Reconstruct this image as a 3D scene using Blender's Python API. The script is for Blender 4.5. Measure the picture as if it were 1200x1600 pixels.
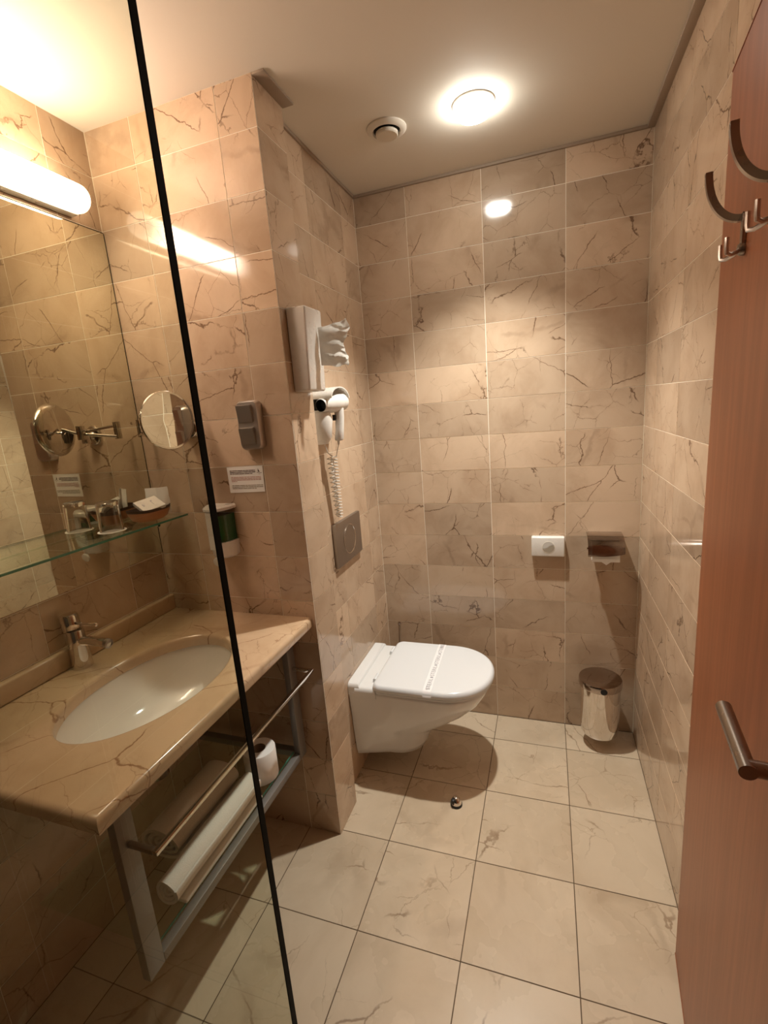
import bpy, bmesh, math, random
from mathutils import Vector, Matrix

for o in list(bpy.data.objects): bpy.data.objects.remove(o)
S = bpy.context.scene
COL = S.collection
random.seed(7)
PI = math.pi

# ------------------------------------------------------------------ camera
cam = bpy.data.cameras.new('camera'); cam.sensor_fit = 'VERTICAL'
cam.sensor_height = 32.0; cam.sensor_width = 24.0
cam.lens = 740.35 * 32.0 / 1600.0
cam.clip_start = .01
cobj = bpy.data.objects.new('camera', cam); COL.objects.link(cobj)
fw = Vector((-0.32543024, 0.92162356, -0.21143599)); rt = Vector((0.94554568, 0.31571545, -0.07916513)); up = Vector((0.00620684, 0.22568511, 0.97418053))
M = Matrix((rt, up, -fw)).transposed().to_4x4(); M.translation = Vector((0.23262, -2.07984, 1.49491))
cobj.matrix_world = M
S.camera = cobj

# ------------------------------------------------------------------ world, exposure, lamp levels
w = bpy.data.worlds.new('world'); S.world = w; w.use_nodes = True
w.node_tree.nodes['Background'].inputs[0].default_value = (.9, .75, .6, 1)
w.node_tree.nodes['Background'].inputs[1].default_value = .02
S.view_settings.view_transform = 'Standard'; S.view_settings.look = 'None'
S.view_settings.gamma = 1; S.view_settings.use_curve_mapping = False
S.view_settings.exposure = 0.0
DOME_STRENGTH = 52.0; BULB_WATTS = 108.0; DOME_COLOR = (1.0, .97, .88)
TUBE_STRENGTH = 46.0; TUBE_COLOR = (1.0, .77, .60)

# ------------------------------------------------------------------ dimensions (metres)
WR = .5885      # right wall
XR = -.527      # toilet wall (recessed)
XP = -.483      # pilaster side
YP0, YP1 = -.805, -.652
XM = -1.067     # mirror wall
H = 2.37
YF = -2.95      # wall behind the camera
T = .0009        # tile proud of the grout
ROWS = [0.0] + [2.2484 - .14907 * k for k in range(14, -1, -1)] + [H]

# ------------------------------------------------------------------ node helpers
def mat(name):
    m = bpy.data.materials.new(name); m.use_nodes = True
    return m, m.node_tree.nodes, m.node_tree.links, m.node_tree.nodes['Principled BSDF']
def plain(name, col, rough=.5, metal=0., **kw):
    m, n, l, b = mat(name)
    b.inputs['Base Color'].default_value = (*col, 1); b.inputs['Roughness'].default_value = rough; b.inputs['Metallic'].default_value = metal
    for k, v in kw.items(): b.inputs[k.replace('_', ' ')].default_value = v
    # a touch of procedural unevenness in the gloss
    t = n.new('ShaderNodeTexCoord'); x = n.new('ShaderNodeTexNoise'); x.inputs['Scale'].default_value = 25; x.inputs['Detail'].default_value = 3
    l.new(t.outputs['Object'], x.inputs['Vector'])
    r = n.new('ShaderNodeMapRange'); r.inputs[3].default_value = max(0, rough * .85); r.inputs[4].default_value = min(1, rough * 1.15)
    l.new(x.outputs['Fac'], r.inputs[0]); l.new(r.outputs[0], b.inputs['Roughness'])
    return m
def math_n(n, l, op, a, b=None, c=None):
    x = n.new('ShaderNodeMath'); x.operation = op
    for i, v in enumerate((a, b, c)):
        if v is None: continue
        if isinstance(v, (int, float)): x.inputs[i].default_value = v
        else: l.new(v, x.inputs[i])
    return x.outputs[0]
def ramp(n, l, v, lo, hi, a=0., b=1., smooth=True):
    x = n.new('ShaderNodeMapRange'); x.interpolation_type = 'SMOOTHSTEP' if smooth else 'LINEAR'
    l.new(v, x.inputs[0]); x.inputs[1].default_value = lo; x.inputs[2].default_value = hi; x.inputs[3].default_value = a; x.inputs[4].default_value = b
    return x.outputs[0]
def mixc(n, l, f, a, b, mode='MIX'):
    x = n.new('ShaderNodeMix'); x.data_type = 'RGBA'; x.blend_type = mode
    if isinstance(f, (int, float)): x.inputs[0].default_value = f
    else: l.new(f, x.inputs[0])
    for i, v in ((6, a), (7, b)):
        if isinstance(v, tuple): x.inputs[i].default_value = (*v, 1)
        else: l.new(v, x.inputs[i])
    return x.outputs[2]

def marble(name, c1, c2, dark, rough, vein=.8, tvar=(.82, 1.08), scale=1., vmask=(.50, .60), gloss_var=.05):
    m, n, l, b = mat(name)
    tc = n.new('ShaderNodeTexCoord'); oi = n.new('ShaderNodeObjectInfo')
    r1 = oi.outputs['Random']
    comb = n.new('ShaderNodeCombineXYZ')
    for i, k in enumerate((37.3, 91.7, 53.1)): l.new(math_n(n, l, 'MULTIPLY', r1, k), comb.inputs[i])
    # random turn of the stone pattern per tile
    rot = n.new('ShaderNodeVectorRotate'); rot.rotation_type = 'Z_AXIS'
    l.new(tc.outputs['Object'], rot.inputs['Vector']); l.new(math_n(n, l, 'MULTIPLY', r1, 40.0), rot.inputs['Angle'])
    add = n.new('ShaderNodeVectorMath'); add.operation = 'ADD'; l.new(rot.outputs[0], add.inputs[0]); l.new(comb.outputs[0], add.inputs[1])
    P = add.outputs[0]
    def noise(sc, det=4, rough_=.55, dist=0., vec=P, out='Fac'):
        x = n.new('ShaderNodeTexNoise'); x.inputs['Scale'].default_value = sc * scale; x.inputs['Detail'].default_value = det
        x.inputs['Roughness'].default_value = rough_; x.inputs['Distortion'].default_value = dist; l.new(vec, x.inputs['Vector']); return x.outputs[out]
    def warp(sc, amt, det=5, vec=P):
        s = n.new('ShaderNodeVectorMath'); s.operation = 'SUBTRACT'; l.new(noise(sc, det, .6, 0, vec, 'Color'), s.inputs[0]); s.inputs[1].default_value = (.5, .5, .5)
        k = n.new('ShaderNodeVectorMath'); k.operation = 'SCALE'; l.new(s.outputs[0], k.inputs[0]); k.inputs['Scale'].default_value = amt / scale
        a = n.new('ShaderNodeVectorMath'); a.operation = 'ADD'; l.new(vec, a.inputs[0]); l.new(k.outputs[0], a.inputs[1]); return a.outputs[0]
    def cracks(sc, wsc, wamt, width, stretch=(1, 1, 1)):
        mp = n.new('ShaderNodeMapping'); mp.inputs['Scale'].default_value = stretch; l.new(warp(wsc, wamt), mp.inputs['Vector'])
        v = n.new('ShaderNodeTexVoronoi'); v.feature = 'DISTANCE_TO_EDGE'; v.inputs['Scale'].default_value = sc * scale; l.new(mp.outputs[0], v.inputs['Vector'])
        return ramp(n, l, v.outputs['Distance'], width * .15, width, 1., 0.)
    base = mixc(n, l, ramp(n, l, noise(5, 6, .6, .5), .36, .70), c1, c2)
    # cloudy brownish smudges
    sm = ramp(n, l, noise(10, 7, .66, .8), .58, .78)
    base = mixc(n, l, math_n(n, l, 'MULTIPLY', sm, .30 * vein), base, tuple(.6 * a + .4 * d for a, d in zip(c2, dark)))
    # broad soft veins
    soft = math_n(n, l, 'MULTIPLY', cracks(3.6, 6, .09, .035, (1, .5, 1)), ramp(n, l, noise(5.0, 3), .50, .66))
    base = mixc(n, l, math_n(n, l, 'MULTIPLY', soft, .26 * vein), base, dark)
    # thin dark cracks, broken up
    c = math_n(n, l, 'MULTIPLY', cracks(6.5, 7, .06, .0105, (1, .42, 1)), ramp(n, l, noise(7.5, 3, .5), vmask[0], vmask[1]))
    base = mixc(n, l, math_n(n, l, 'MULTIPLY', c, .92 * vein), base, dark)
    c = math_n(n, l, 'MULTIPLY', cracks(12, 12, .05, .011, (.6, 1, 1)), ramp(n, l, noise(6.0, 3, .5, 0, warp(3, .4)), vmask[0] + .01, vmask[1] + .02))
    base = mixc(n, l, math_n(n, l, 'MULTIPLY', c, .62 * vein), base, dark)
    # each tile is cut from a lighter or darker block
    fr = math_n(n, l, 'FRACT', math_n(n, l, 'MULTIPLY', r1, 17.37))
    br = ramp(n, l, fr, 0., 1., tvar[0], tvar[1], False)
    vm = n.new('ShaderNodeVectorMath'); vm.operation = 'SCALE'; l.new(base, vm.inputs[0]); l.new(br, vm.inputs['Scale'])
    l.new(vm.outputs[0], b.inputs['Base Color'])
    l.new(ramp(n, l, noise(9, 4), .3, .7, rough, rough + gloss_var), b.inputs['Roughness'])
    b.inputs['IOR'].default_value = 1.5
    bp = n.new('ShaderNodeBump'); bp.inputs['Strength'].default_value = .05; bp.inputs['Distance'].default_value = .001
    l.new(noise(5, 2), bp.inputs['Height']); l.new(bp.outputs[0], b.inputs['Normal'])
    return m

def wood(name):
    m, n, l, b = mat(name)
    tc = n.new('ShaderNodeTexCoord'); mp = n.new('ShaderNodeMapping'); mp.inputs['Scale'].default_value = (14, 14, .55); l.new(tc.outputs['Object'], mp.inputs['Vector'])
    x = n.new('ShaderNodeTexNoise'); x.inputs['Scale'].default_value = 3.2; x.inputs['Detail'].default_value = 7; x.inputs['Distortion'].default_value = .5; l.new(mp.outputs[0], x.inputs['Vector'])
    y = n.new('ShaderNodeTexNoise'); y.inputs['Scale'].default_value = 26; y.inputs['Detail'].default_value = 4; l.new(mp.outputs[0], y.inputs['Vector'])
    c = mixc(n, l, ramp(n, l, x.outputs['Fac'], .3, .7), (.28, .096, .038), (.35, .125, .052))
    c = mixc(n, l, ramp(n, l, y.outputs['Fac'], .45, .75, 0, .35), c, (.19, .052, .02))
    l.new(c, b.inputs['Base Color']); b.inputs['Roughness'].default_value = .38; b.inputs['IOR'].default_value = 1.45
    return m
def emit(name, col, s):
    m, n, l, b = mat(name)
    b.inputs['Base Color'].default_value = (.9, .9, .88, 1); b.inputs['Roughness'].default_value = .3
    b.inputs['Emission Color'].default_value = (*col, 1); b.inputs['Emission Strength'].default_value = s
    return m
def emit_tube(name, col, s, half):
    # diffuser over bulbs sitting in the middle of the fitting: the ends glow less
    m, n, l, b = mat(name)
    b.inputs['Base Color'].default_value = (.9, .88, .84, 1); b.inputs['Roughness'].default_value = .3; b.inputs['Emission Color'].default_value = (*col, 1)
    tc = n.new('ShaderNodeTexCoord'); sx = n.new('ShaderNodeSeparateXYZ'); l.new(tc.outputs['Object'], sx.inputs[0])
    d = math_n(n, l, 'ABSOLUTE', sx.outputs[1])
    l.new(ramp(n, l, d, half * .45, half * .95, s, s * .10), b.inputs['Emission Strength'])
    return m
def sheet_glass(name, tint, base_refl=1.5):
    m, n, l, b = mat(name); n.remove(b); out = n['Material Output']
    t = n.new('ShaderNodeBsdfTransparent'); t.inputs[0].default_value = (*tint, 1)
    g = n.new('ShaderNodeBsdfGlossy'); g.inputs['Roughness'].default_value = .01; g.inputs[0].default_value = (1, 1, 1, 1)
    lw = n.new('ShaderNodeLayerWeight'); lw.inputs[0].default_value = .5
    r0 = ((base_refl - 1) / (base_refl + 1)) ** 2
    fr = math_n(n, l, 'MULTIPLY_ADD', math_n(n, l, 'POWER', lw.outputs['Facing'], 5.0), 1 - r0, r0)      # Schlick reflectance of a clear sheet
    mx = n.new('ShaderNodeMixShader'); l.new(fr, mx.inputs[0]); l.new(t.outputs[0], mx.inputs[1]); l.new(g.outputs[0], mx.inputs[2]); l.new(mx.outputs[0], out.inputs[0])
    return m
def cloth(name, col):
    m, n, l, b = mat(name); b.inputs['Base Color'].default_value = (*col, 1); b.inputs['Roughness'].default_value = .95
    tc = n.new('ShaderNodeTexCoord'); x = n.new('ShaderNodeTexNoise'); x.inputs['Scale'].default_value = 420; x.inputs['Detail'].default_value = 2; l.new(tc.outputs['Object'], x.inputs['Vector'])
    bp = n.new('ShaderNodeBump'); bp.inputs['Strength'].default_value = .6; bp.inputs['Distance'].default_value = .002; l.new(x.outputs['Fac'], bp.inputs['Height']); l.new(bp.outputs[0], b.inputs['Normal'])
    b.inputs['Sheen Weight'].default_value = .3
    return m

MB = marble('marble_wall', (.62, .465, .33), (.51, .365, .248), (.13, .065, .032), .07, .9, (.80, 1.09), 1., (.465, .565))
MF = marble('marble_floor', (.65, .535, .395), (.56, .445, .315), (.20, .11, .055), .22, .7, (.93, 1.05), .62, (.49, .60), .12)
MC = marble('marble_counter', (.60, .44, .29), (.51, .36, .225), (.22, .10, .045), .14, .9, (1., 1.), .86, (.43, .53))
GROUT = plain('grout_cream', (.92, .85, .72), .9)
GROUTF = plain('grout_brown', (.13, .085, .05), .9)
PAINT = plain('ceiling_paint', (.73, .67, .575), .75)
TRIM_SHADE = plain('trim_shade', (.36, .28, .21), .7)
PORC = plain('porcelain', (.83, .84, .84), .07, 0, Coat_Weight=.3)
LIDM = plain('lid_plastic', (.79, .815, .84), .16)
CHROME = plain('chrome', (.72, .68, .64), .06, 1.)
DCHROME = plain('hook_steel', (.34, .29, .25), .28, 1.)
STEEL = plain('brushed_steel', (.38, .335, .30), .42, 1.)
ALU = plain('frame_aluminium', (.24, .225, .21), .45, .4)
BASIN = plain('basin_porcelain', (.76, .71, .64), .08)
DSTEEL = plain('polished_steel', (.46, .40, .36), .07, 1.)
WHITE = plain('white_plastic', (.80, .77, .72), .28)
PAPER = plain('paper_white', (.86, .84, .80), .9)
SWITCH = plain('switch_grey', (.52, .47, .43), .33, .85)
BLACK = plain('black_rubber_and_shade', (.01, .01, .01), .5)
DARK = plain('cavity_shade', (.02, .018, .015), .8)  # near black standing in for the shade inside openings
MIRROR = plain('mirror_silver', (.80, .80, .70), .008, 1.)
WOOD = wood('cherry_wood')
PANE = sheet_glass('screen_glass', (.93, .945, .89))
SHELFG = sheet_glass('shelf_glass', (.90, .965, .91))
GEDGE = plain('glass_edge_green', (.07, .24, .16), .1, 0, Emission_Strength=0.)
BEDGE = plain('glass_edge_black', (.004, .006, .005), .6, 0, Specular_IOR_Level=.1)
TOWELA = cloth('towel_terry', (.78, .70, .60)); TOWELB = cloth('towel_white', (.84, .80, .73))
SOAP = plain('green_soap', (.01, .10, .03), .12, 0)
CLEARP = sheet_glass('clear_plastic', (.92, .92, .90), 1.4)
TERRA = plain('dish_orange', (.52, .20, .09), .35); DBROWN = plain('dish_inside', (.045, .02, .014), .4)
INKD = plain('ink_dark', (.10, .06, .05), .8); INKR = plain('ink_red', (.42, .15, .11), .8); INKO = plain('ink_olive', (.20, .15, .08), .8); INKG = plain('ink_grey', (.38, .38, .42), .8)
def tumbler_glass():
    m, n, l, b = mat('tumbler_glass'); b.inputs['Transmission Weight'].default_value = 1.; b.inputs['Roughness'].default_value = .0; b.inputs['IOR'].default_value = 1.46; b.inputs['Base Color'].default_value = (.97, .98, .96, 1)
    return m
TGLASS = tumbler_glass()

# ------------------------------------------------------------------ mesh helpers
WORG = {}
def finish(name, bm, material, parent=None, origin=None, smooth=True, angle=40):
    """world-space bmesh -> one mesh object (origin at its base, or at its parent's)"""
    bmesh.ops.recalc_face_normals(bm, faces=bm.faces)
    if parent is not None: org = WORG[parent]
    elif origin is not None: org = Vector(origin)
    else:
        vs = [v.co for v in bm.verts]; lo = [min(v[i] for v in vs) for i in range(3)]; hi = [max(v[i] for v in vs) for i in range(3)]
        org = Vector(((lo[0] + hi[0]) / 2, (lo[1] + hi[1]) / 2, lo[2]))
    for v in bm.verts: v.co -= org
    me = bpy.data.meshes.new(name); bm.to_mesh(me); bm.free()
    if smooth:
        for p in me.polygons: p.use_smooth = True
        me.set_sharp_from_angle(angle=math.radians(angle))
    me.materials.append(material)
    o = bpy.data.objects.new(name, me); COL.objects.link(o)
    if parent is not None: o.parent = parent
    else: o.location = org
    WORG[o] = org.copy()
    return o
def thing(name, label, cat, loc, group=None):
    o = bpy.data.objects.new(name, None); COL.objects.link(o); o.location = loc; o.empty_display_size = .03
    WORG[o] = Vector(loc); return tag(o, label, cat, group)
def tag(o, label, cat, group=None):
    o['label'] = label; o['category'] = cat
    if group: o['group'] = group
    return o
def struct(o, label=None):
    o['kind'] = 'structure'
    if label: o['label'] = label
    return o
def B(): return bmesh.new()
def box(bm, x0, x1, y0, y1, z0, z1, bev=0., seg=2):
    r = bmesh.ops.create_cube(bm, size=1)['verts']
    for v in r: v.co = Vector((x0 + (v.co.x + .5) * (x1 - x0), y0 + (v.co.y + .5) * (y1 - y0), z0 + (v.co.z + .5) * (z1 - z0)))
    if bev: bmesh.ops.bevel(bm, geom=list({e for v in r for e in v.link_edges}), offset=bev, segments=seg, affect='EDGES', profile=.5)
    return bm
def loft(bm, rings, closed=True, cap0=True, cap1=True):
    R = [[bm.verts.new(p) for p in r] for r in rings]; n = len(R[0])
    for a, b in zip(R, R[1:]):
        for i in range(n if closed else n - 1):
            j = (i + 1) % n
            try: bm.faces.new((a[i], a[j], b[j], b[i]))
            except ValueError: pass
    if cap0 and closed: bm.faces.new(R[0])
    if cap1 and closed: bm.faces.new(R[-1])
    return bm
def frame_of(axis):
    a = Vector(axis).normalized(); u = a.orthogonal().normalized(); return a, u, a.cross(u)
def lathe(bm, prof, center, axis=(0, 0, 1), n=40, cap0=True, cap1=True, su=1., sv=1., uv=None):
    a, u, v = frame_of(axis)
    if uv: u, v = Vector(uv[0]), Vector(uv[1])
    c = Vector(center)
    return loft(bm, [[c + a * h + (u * math.cos(t) * su + v * math.sin(t) * sv) * max(r, 1e-4) for t in [2 * PI * k / n for k in range(n)]] for r, h in prof], True, cap0, cap1)
def tube(bm, pts, r, n=10, rs=None):
    pts = [Vector(p) for p in pts]; rings = []
    t0 = (pts[1] - pts[0]).normalized(); u = t0.orthogonal().normalized()
    for i, p in enumerate(pts):
        t = (pts[min(i + 1, len(pts) - 1)] - pts[max(i - 1, 0)]).normalized()
        u = (u - t * u.dot(t)).normalized(); v = t.cross(u); rr = rs[i] if rs else r
        rings.append([p + (u * math.cos(a) + v * math.sin(a)) * rr for a in [2 * PI * k / n for k in range(n)]])
    return loft(bm, rings)
def ribbon(bm, pts, wdir, width, thick):
    """flat bar bent along pts, width along wdir"""
    pts = [Vector(p) for p in pts]; wd = Vector(wdir).normalized(); rings = []
    for i, p in enumerate(pts):
        t = (pts[min(i + 1, len(pts) - 1)] - pts[max(i - 1, 0)]).normalized(); nn = t.cross(wd).normalized()
        rings.append([p + wd * sx * width / 2 + nn * sy * thick / 2 for sx, sy in ((-1, -1), (1, -1), (1, 1), (-1, 1))])
    return loft(bm, rings)

# ------------------------------------------------------------------ tiles
TCACHE = {}
def tile_mesh(wd, ht, t, name, m):
    key = (round(wd, 4), round(ht, 4), round(t, 4), m.name)
    if key in TCACHE: return TCACHE[key]
    a, b = wd / 2, ht / 2; bm = B()
    loft(bm, [[(-a, -b, 0), (a, -b, 0), (a, b, 0), (-a, b, 0)], [(-a, -b, t), (a, -b, t), (a, b, t), (-a, b, t)]], True, True, True)
    bmesh.ops.recalc_face_normals(bm, faces=bm.faces)
    me = bpy.data.meshes.new(name); bm.to_mesh(me); bm.free(); me.materials.append(m); TCACHE[key] = me; return me
def tile_grid(parent, org, u, v, us, vs, m, gap=.0022, t=T, name='tile', skip=None, tilt=.0012):
    org, u, v = Vector(org), Vector(u), Vector(v); nn = u.cross(v)
    for i in range(len(us) - 1):
        for j in range(len(vs) - 1):
            if skip and skip((us[i] + us[i + 1]) / 2, (vs[j] + vs[j + 1]) / 2): continue
            wd, ht = us[i + 1] - us[i] - gap, vs[j + 1] - vs[j] - gap
            if wd < .01 or ht < .01: continue
            o = bpy.data.objects.new(name, tile_mesh(wd, ht, t, name, m)); COL.objects.link(o); o.parent = parent
            mt = Matrix((u, v, nn)).transposed().to_4x4(); mt.translation = org + u * (us[i] + us[i + 1]) / 2 + v * (vs[j] + vs[j + 1]) / 2 - WORG[parent]
            mt = mt @ Matrix.Rotation(random.uniform(-tilt, tilt), 4, 'X') @ Matrix.Rotation(random.uniform(-tilt, tilt), 4, 'Y')
            o.matrix_basis = mt
ZERO = (0, 0, 0)
def shell(name, b, m, label): return struct(finish(name, b, m, None, ZERO, False), label)

# ------------------------------------------------------------------ the room
floor = shell('floor', box(B(), -1.2, .7, YF - .1, .1, -.1, -T), GROUTF, 'pale beige marble floor of square tiles')
xs = [XM, -.915, -.61, -.305, 0, .305, WR]
ys = [YF + .002] + [-.1726 - .3067 * k for k in range(8, -1, -1)] + [-.0015]
def under_walls(x, y): return (y > YP0 - .12 and x < -.62)
fl_skip = lambda x, y: (x < -.61 and y > -.80)
tile_grid(floor, (0, 0, -T), (1, 0, 0), (0, 1, 0), [x for x in xs], ys, MF, .003, name='floor_tile', skip=fl_skip, tilt=.0006)

ceiling = shell('ceiling', box(B(), -1.2, .7, YF - .1, .1, H, H + .1), PAINT, 'warm white painted ceiling')

wall_back = shell('wall_back', box(B(), XR - .1, WR + .1, T, .1, 0, H), GROUT, 'marble tiled wall behind the toilet')
tile_grid(wall_back, (0, T, 0), (1, 0, 0), (0, 0, 1), [XR, -.305, 0, .305, WR], ROWS, MB)

wall_right = shell('wall_right', box(B(), WR + T, WR + .1, YF, T, 0, H), GROUT, 'marble tiled wall beside the waste bin')
rows_r = ROWS
tile_grid(wall_right, (WR + T, 0, 0), (0, -1, 0), (0, 0, 1), [.0015, .19, .495, .80, 1.105, 1.41, 1.715, 2.02, 2.325, 2.63, 2.935], rows_r, MB)

wall_toilet = shell('wall_left', box(B(), XR - .1, XR - T, YP1, T, 0, H), GROUT, 'marble tiled wall the toilet hangs on')
tile_grid(wall_toilet, (XR - T, 0, 0), (0, 1, 0), (0, 0, 1), [YP1 + .001, -.455, -.15, -.0015], ROWS, MB)

wall_pilaster = shell('wall_pilaster', box(B(), XM - .1, XP - T, YP0 + T, YP1, 0, H), GROUT, 'tiled pilaster wall with the light switches')
tile_grid(wall_pilaster, (XP - T, 0, 0), (0, 1, 0), (0, 0, 1), [YP0 + .0025, YP1], ROWS, MB)
tile_grid(wall_pilaster, (0, YP0 + T, 0), (1, 0, 0), (0, 0, 1), [XM + .0005, -.898, -.603, XP], ROWS, MB)

wall_mirror = shell('wall_mirror', box(B(), XM - .1, XM - T, YF, YP0 + T, 0, H), GROUT, 'marble tiled wall behind the basin')
tile_grid(wall_mirror, (XM - T, 0, 0), (0, 1, 0), (0, 0, 1), [-2.94, -2.77, -2.465, -2.16, -1.86, -1.56, -1.255, -.95, YP0 - .0005], ROWS, MB)

# unseen wall behind the camera; dark wood and wide opening added to cut bounce
b = B(); box(b, XM - .1, -.95, YF - .1, YF, 0, H); box(b, .5, WR + .1, YF - .1, YF, 0, H); box(b, -.95, .5, YF - .1, YF, 2.05, H)
shell('wall_front', b, WOOD, 'unseen wall behind the camera, made dark and wide open to cut bounce light')

# strips between tiles and ceiling; the brown stands for shade in the gap
struct(finish('trim_1', box(B(), WR - .024, WR, -1.9, -.001, H - .010, H, .001), TRIM_SHADE), 'brown strip with painted shade under ceiling along right wall')
struct(finish('trim_2', box(B(), XR, WR - .024, -.010, 0, H - .010, H, .001), TRIM_SHADE), 'thin brown strip with painted shade under ceiling on back wall')
struct(finish('trim_3', box(B(), XP, XP + .036, YP0 + .0, YP1 + .005, H - .006, H, .001), TRIM_SHADE), 'brown strip with painted shade under ceiling on pilaster')
struct(finish('trim_4', box(B(), XR, XR + .008, YP1 + .006, -.010, H - .010, H, .001), TRIM_SHADE), 'thin brown strip with painted shade under ceiling over toilet wall')

# ------------------------------------------------------------------ counter, basin
SX, SY, SA, SB = -.757, -1.217, .166, .246
CX0, CX1, CY0, CY1, CZ = XM, -.497, -1.61, YP0, .85
def counter():
    bm = B(); n = 96; th = .034
    def rect(i, z):
        x0, x1, y0, y1 = CX0, CX1 - i, CY0 + i, CY1; out = []
        for k in range(n):
            t = 2 * PI * k / n; c, s = math.cos(t), math.sin(t)
            kx = ((x1 - SX) / c if c > 0 else (x0 - SX) / c) if abs(c) > 1e-9 else 1e9
            ky = ((y1 - SY) / s if s > 0 else (y0 - SY) / s) if abs(s) > 1e-9 else 1e9
            q = min(kx, ky); out.append(Vector((SX + c * q, SY + s * q, z)))
        for cx, cy in ((x0, y0), (x0, y1), (x1, y0), (x1, y1)):      # keep true corners
            k = min(range(n), key=lambda k: (out[k].x - cx) ** 2 + (out[k].y - cy) ** 2); out[k] = Vector((cx, cy, z))
        return out
    def ell(i, z): return [Vector((SX + (SA + i) * math.cos(2 * PI * k / n), SY + (SB + i) * math.sin(2 * PI * k / n), z)) for k in range(n)]
    r = .013; rings = []
    for k in range(7):
        a = PI / 2 * k / 6; rings.append(ell(r - r * math.sin(a), CZ - r + r * math.cos(a)))
    rings = [ell(0, CZ - th)] + rings[::-1]      # hole wall up to the top
    outer = []
    for k in range(7):
        a = PI / 2 * k / 6; outer.append(rect(r - r * math.sin(a), CZ - r + r * math.cos(a)))
    for k in range(5):
        a = PI / 2 * k / 4; outer.append(rect(.006 - .006 * math.cos(a), CZ - th + .006 - .006 * math.sin(a)))
    loft(bm, rings + outer + [ell(0, CZ - th)], True, False, False)
    bmesh.ops.remove_doubles(bm, verts=bm.verts, dist=1e-5)
    return finish('vanity_counter', bm, MC, None, (SX, SY, CZ - th), True, 50)
tag(counter(), 'beige veined marble worktop with an oval basin opening, below the wall mirror', 'counter')
b = B(); n = 64; rings = []
for r_, z_ in ((1.10, .0), (1.02, .0), (.99, -.02), (.93, -.055), (.80, -.095), (.58, -.125), (.30, -.138), (.05, -.140)):
    rings.append([Vector((SX + SA * r_ * math.cos(2 * PI * k / n), SY + SB * r_ * math.sin(2 * PI * k / n), .814 + z_)) for k in range(n)])
for r_, z_ in ((.05, -.150), (.32, -.148), (.62, -.135), (.86, -.103), (.99, -.06), (1.06, -.02), (1.10, -.008)):
    rings.append([Vector((SX + SA * r_ * math.cos(2 * PI * k / n), SY + SB * r_ * math.sin(2 * PI * k / n), .814 + z_)) for k in range(n)])
loft(b, rings + [rings[0]], True, False, False); bmesh.ops.remove_doubles(b, verts=b.verts, dist=1e-5)
t = thing('wash_basin', 'white oval undermount basin sunk into the marble worktop', 'basin', (SX, SY, .664))
finish('bowl', b, BASIN, t)
b = B(); lathe(b, [(.016, 0), (.016, -.05), (.028, -.055), (.028, -.13), (.018, -.135)], (SX - .05, SY, .672)); tube(b, [(SX - .05, SY, .56), (-.95, SY, .56), (XM, SY, .56)], .014, 12)
finish('drain_trap', b, DSTEEL, t)
# upstand
tag(finish('backsplash', box(B(), XM, XM + .022, CY0, YP0 - .0005, CZ + .0005, CZ + .056, .006, 3), MC), 'low rounded marble upstand along the back of the worktop', 'backsplash')

# tap
t = thing('basin_tap', 'chrome single lever mixer tap standing behind the basin', 'tap', (-1.02, -1.205, CZ))
tx, ty = -1.02, -1.205
b = B(); lathe(b, [(.027, 0), (.0275, .004), (.0255, .03), (.0235, .07), (.0225, .108), (.021, .112)], (tx, ty, CZ)); finish('body', b, CHROME, t)
b = B(); lathe(b, [(.019, .112), (.0235, .116), (.0245, .13), (.0245, .152), (.021, .158), (.01, .160)], (tx - .001, ty, CZ), (-.08, 0, 1)); cap = finish('cap', b, CHROME, t)
b = B(); tube(b, [(tx + .016, ty, .982), (tx + .05, ty, .983), (tx + .082, ty, .984)], .0045, 12); lathe(b, [(.001, 0), (.0055, .002), (.0065, .006), (.0055, .010), (.001, .012)], (tx + .078, ty, .984), (1, 0, 0), 16); finish('lever', b, CHROME, cap)
b = B(); tube(b, [(tx + .01, ty, .930), (tx + .05, ty, .933), (tx + .10, ty, .932), (tx + .118, ty, .931)], .0125, 18); sp = finish('spout', b, CHROME, t)
b = B(); lathe(b, [(.0125, 0), (.0132, .002), (.0132, .012), (.010, .0135), (.009, .010)], (tx + .108, ty, .9315), (1, 0, -.1), 24); finish('aerator', b, STEEL, sp)

# ------------------------------------------------------------------ frame under the counter, rail, shelf
FX = -.570; FY0, FY1 = -1.533, -.822; FZ = .345
t = thing('towel_rack', 'grey metal frame hanging under the marble worktop', 'frame', (FX, (FY0 + FY1) / 2, FZ))
zt = CZ - .0345
for x0 in (FX - .022,):
    for y0 in (FY0, FY1 - .042):
        finish('upright', box(B(), x0, x0 + .022, y0, y0 + .042, FZ, zt, .002), ALU, t)
    finish('bottom_rail', box(B(), x0, x0 + .022, FY0 + .042, FY1 - .042, FZ, FZ + .024, .002), ALU, t)
    finish('top_rail', box(B(), x0, x0 + .022, FY0 + .042, FY1 - .042, zt - .03, zt, .002), ALU, t)
for y0 in (FY1 - .034,):
    finish('side_rail', box(B(), XM, FX - .022, y0, y0 + .026, FZ, FZ + .022, .002), ALU, t)
g = thing('frame_shelf', 'clear glass shelf in the bottom of the grey metal frame', 'shelf', (-.77, (FY0 + FY1) / 2, FZ + .0225))
finish('pane', box(B(), -.955, FX - .026, FY0 + .045, FY1 - .045, FZ + .0225, FZ + .0305), SHELFG, g, smooth=False)
finish('front_edge', box(B(), FX - .0258, FX - .0235, FY0 + .045, FY1 - .045, FZ + .0245, FZ + .0305), GEDGE, g, smooth=False)
t = thing('towel_rail', 'slim chrome towel rail in front of the grey metal frame', 'rail', (-.50, -1.18, .675))
finish('bar', box(B(), -.506, -.495, -1.516, -.838, .674, .685, .001), CHROME, t)
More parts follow.
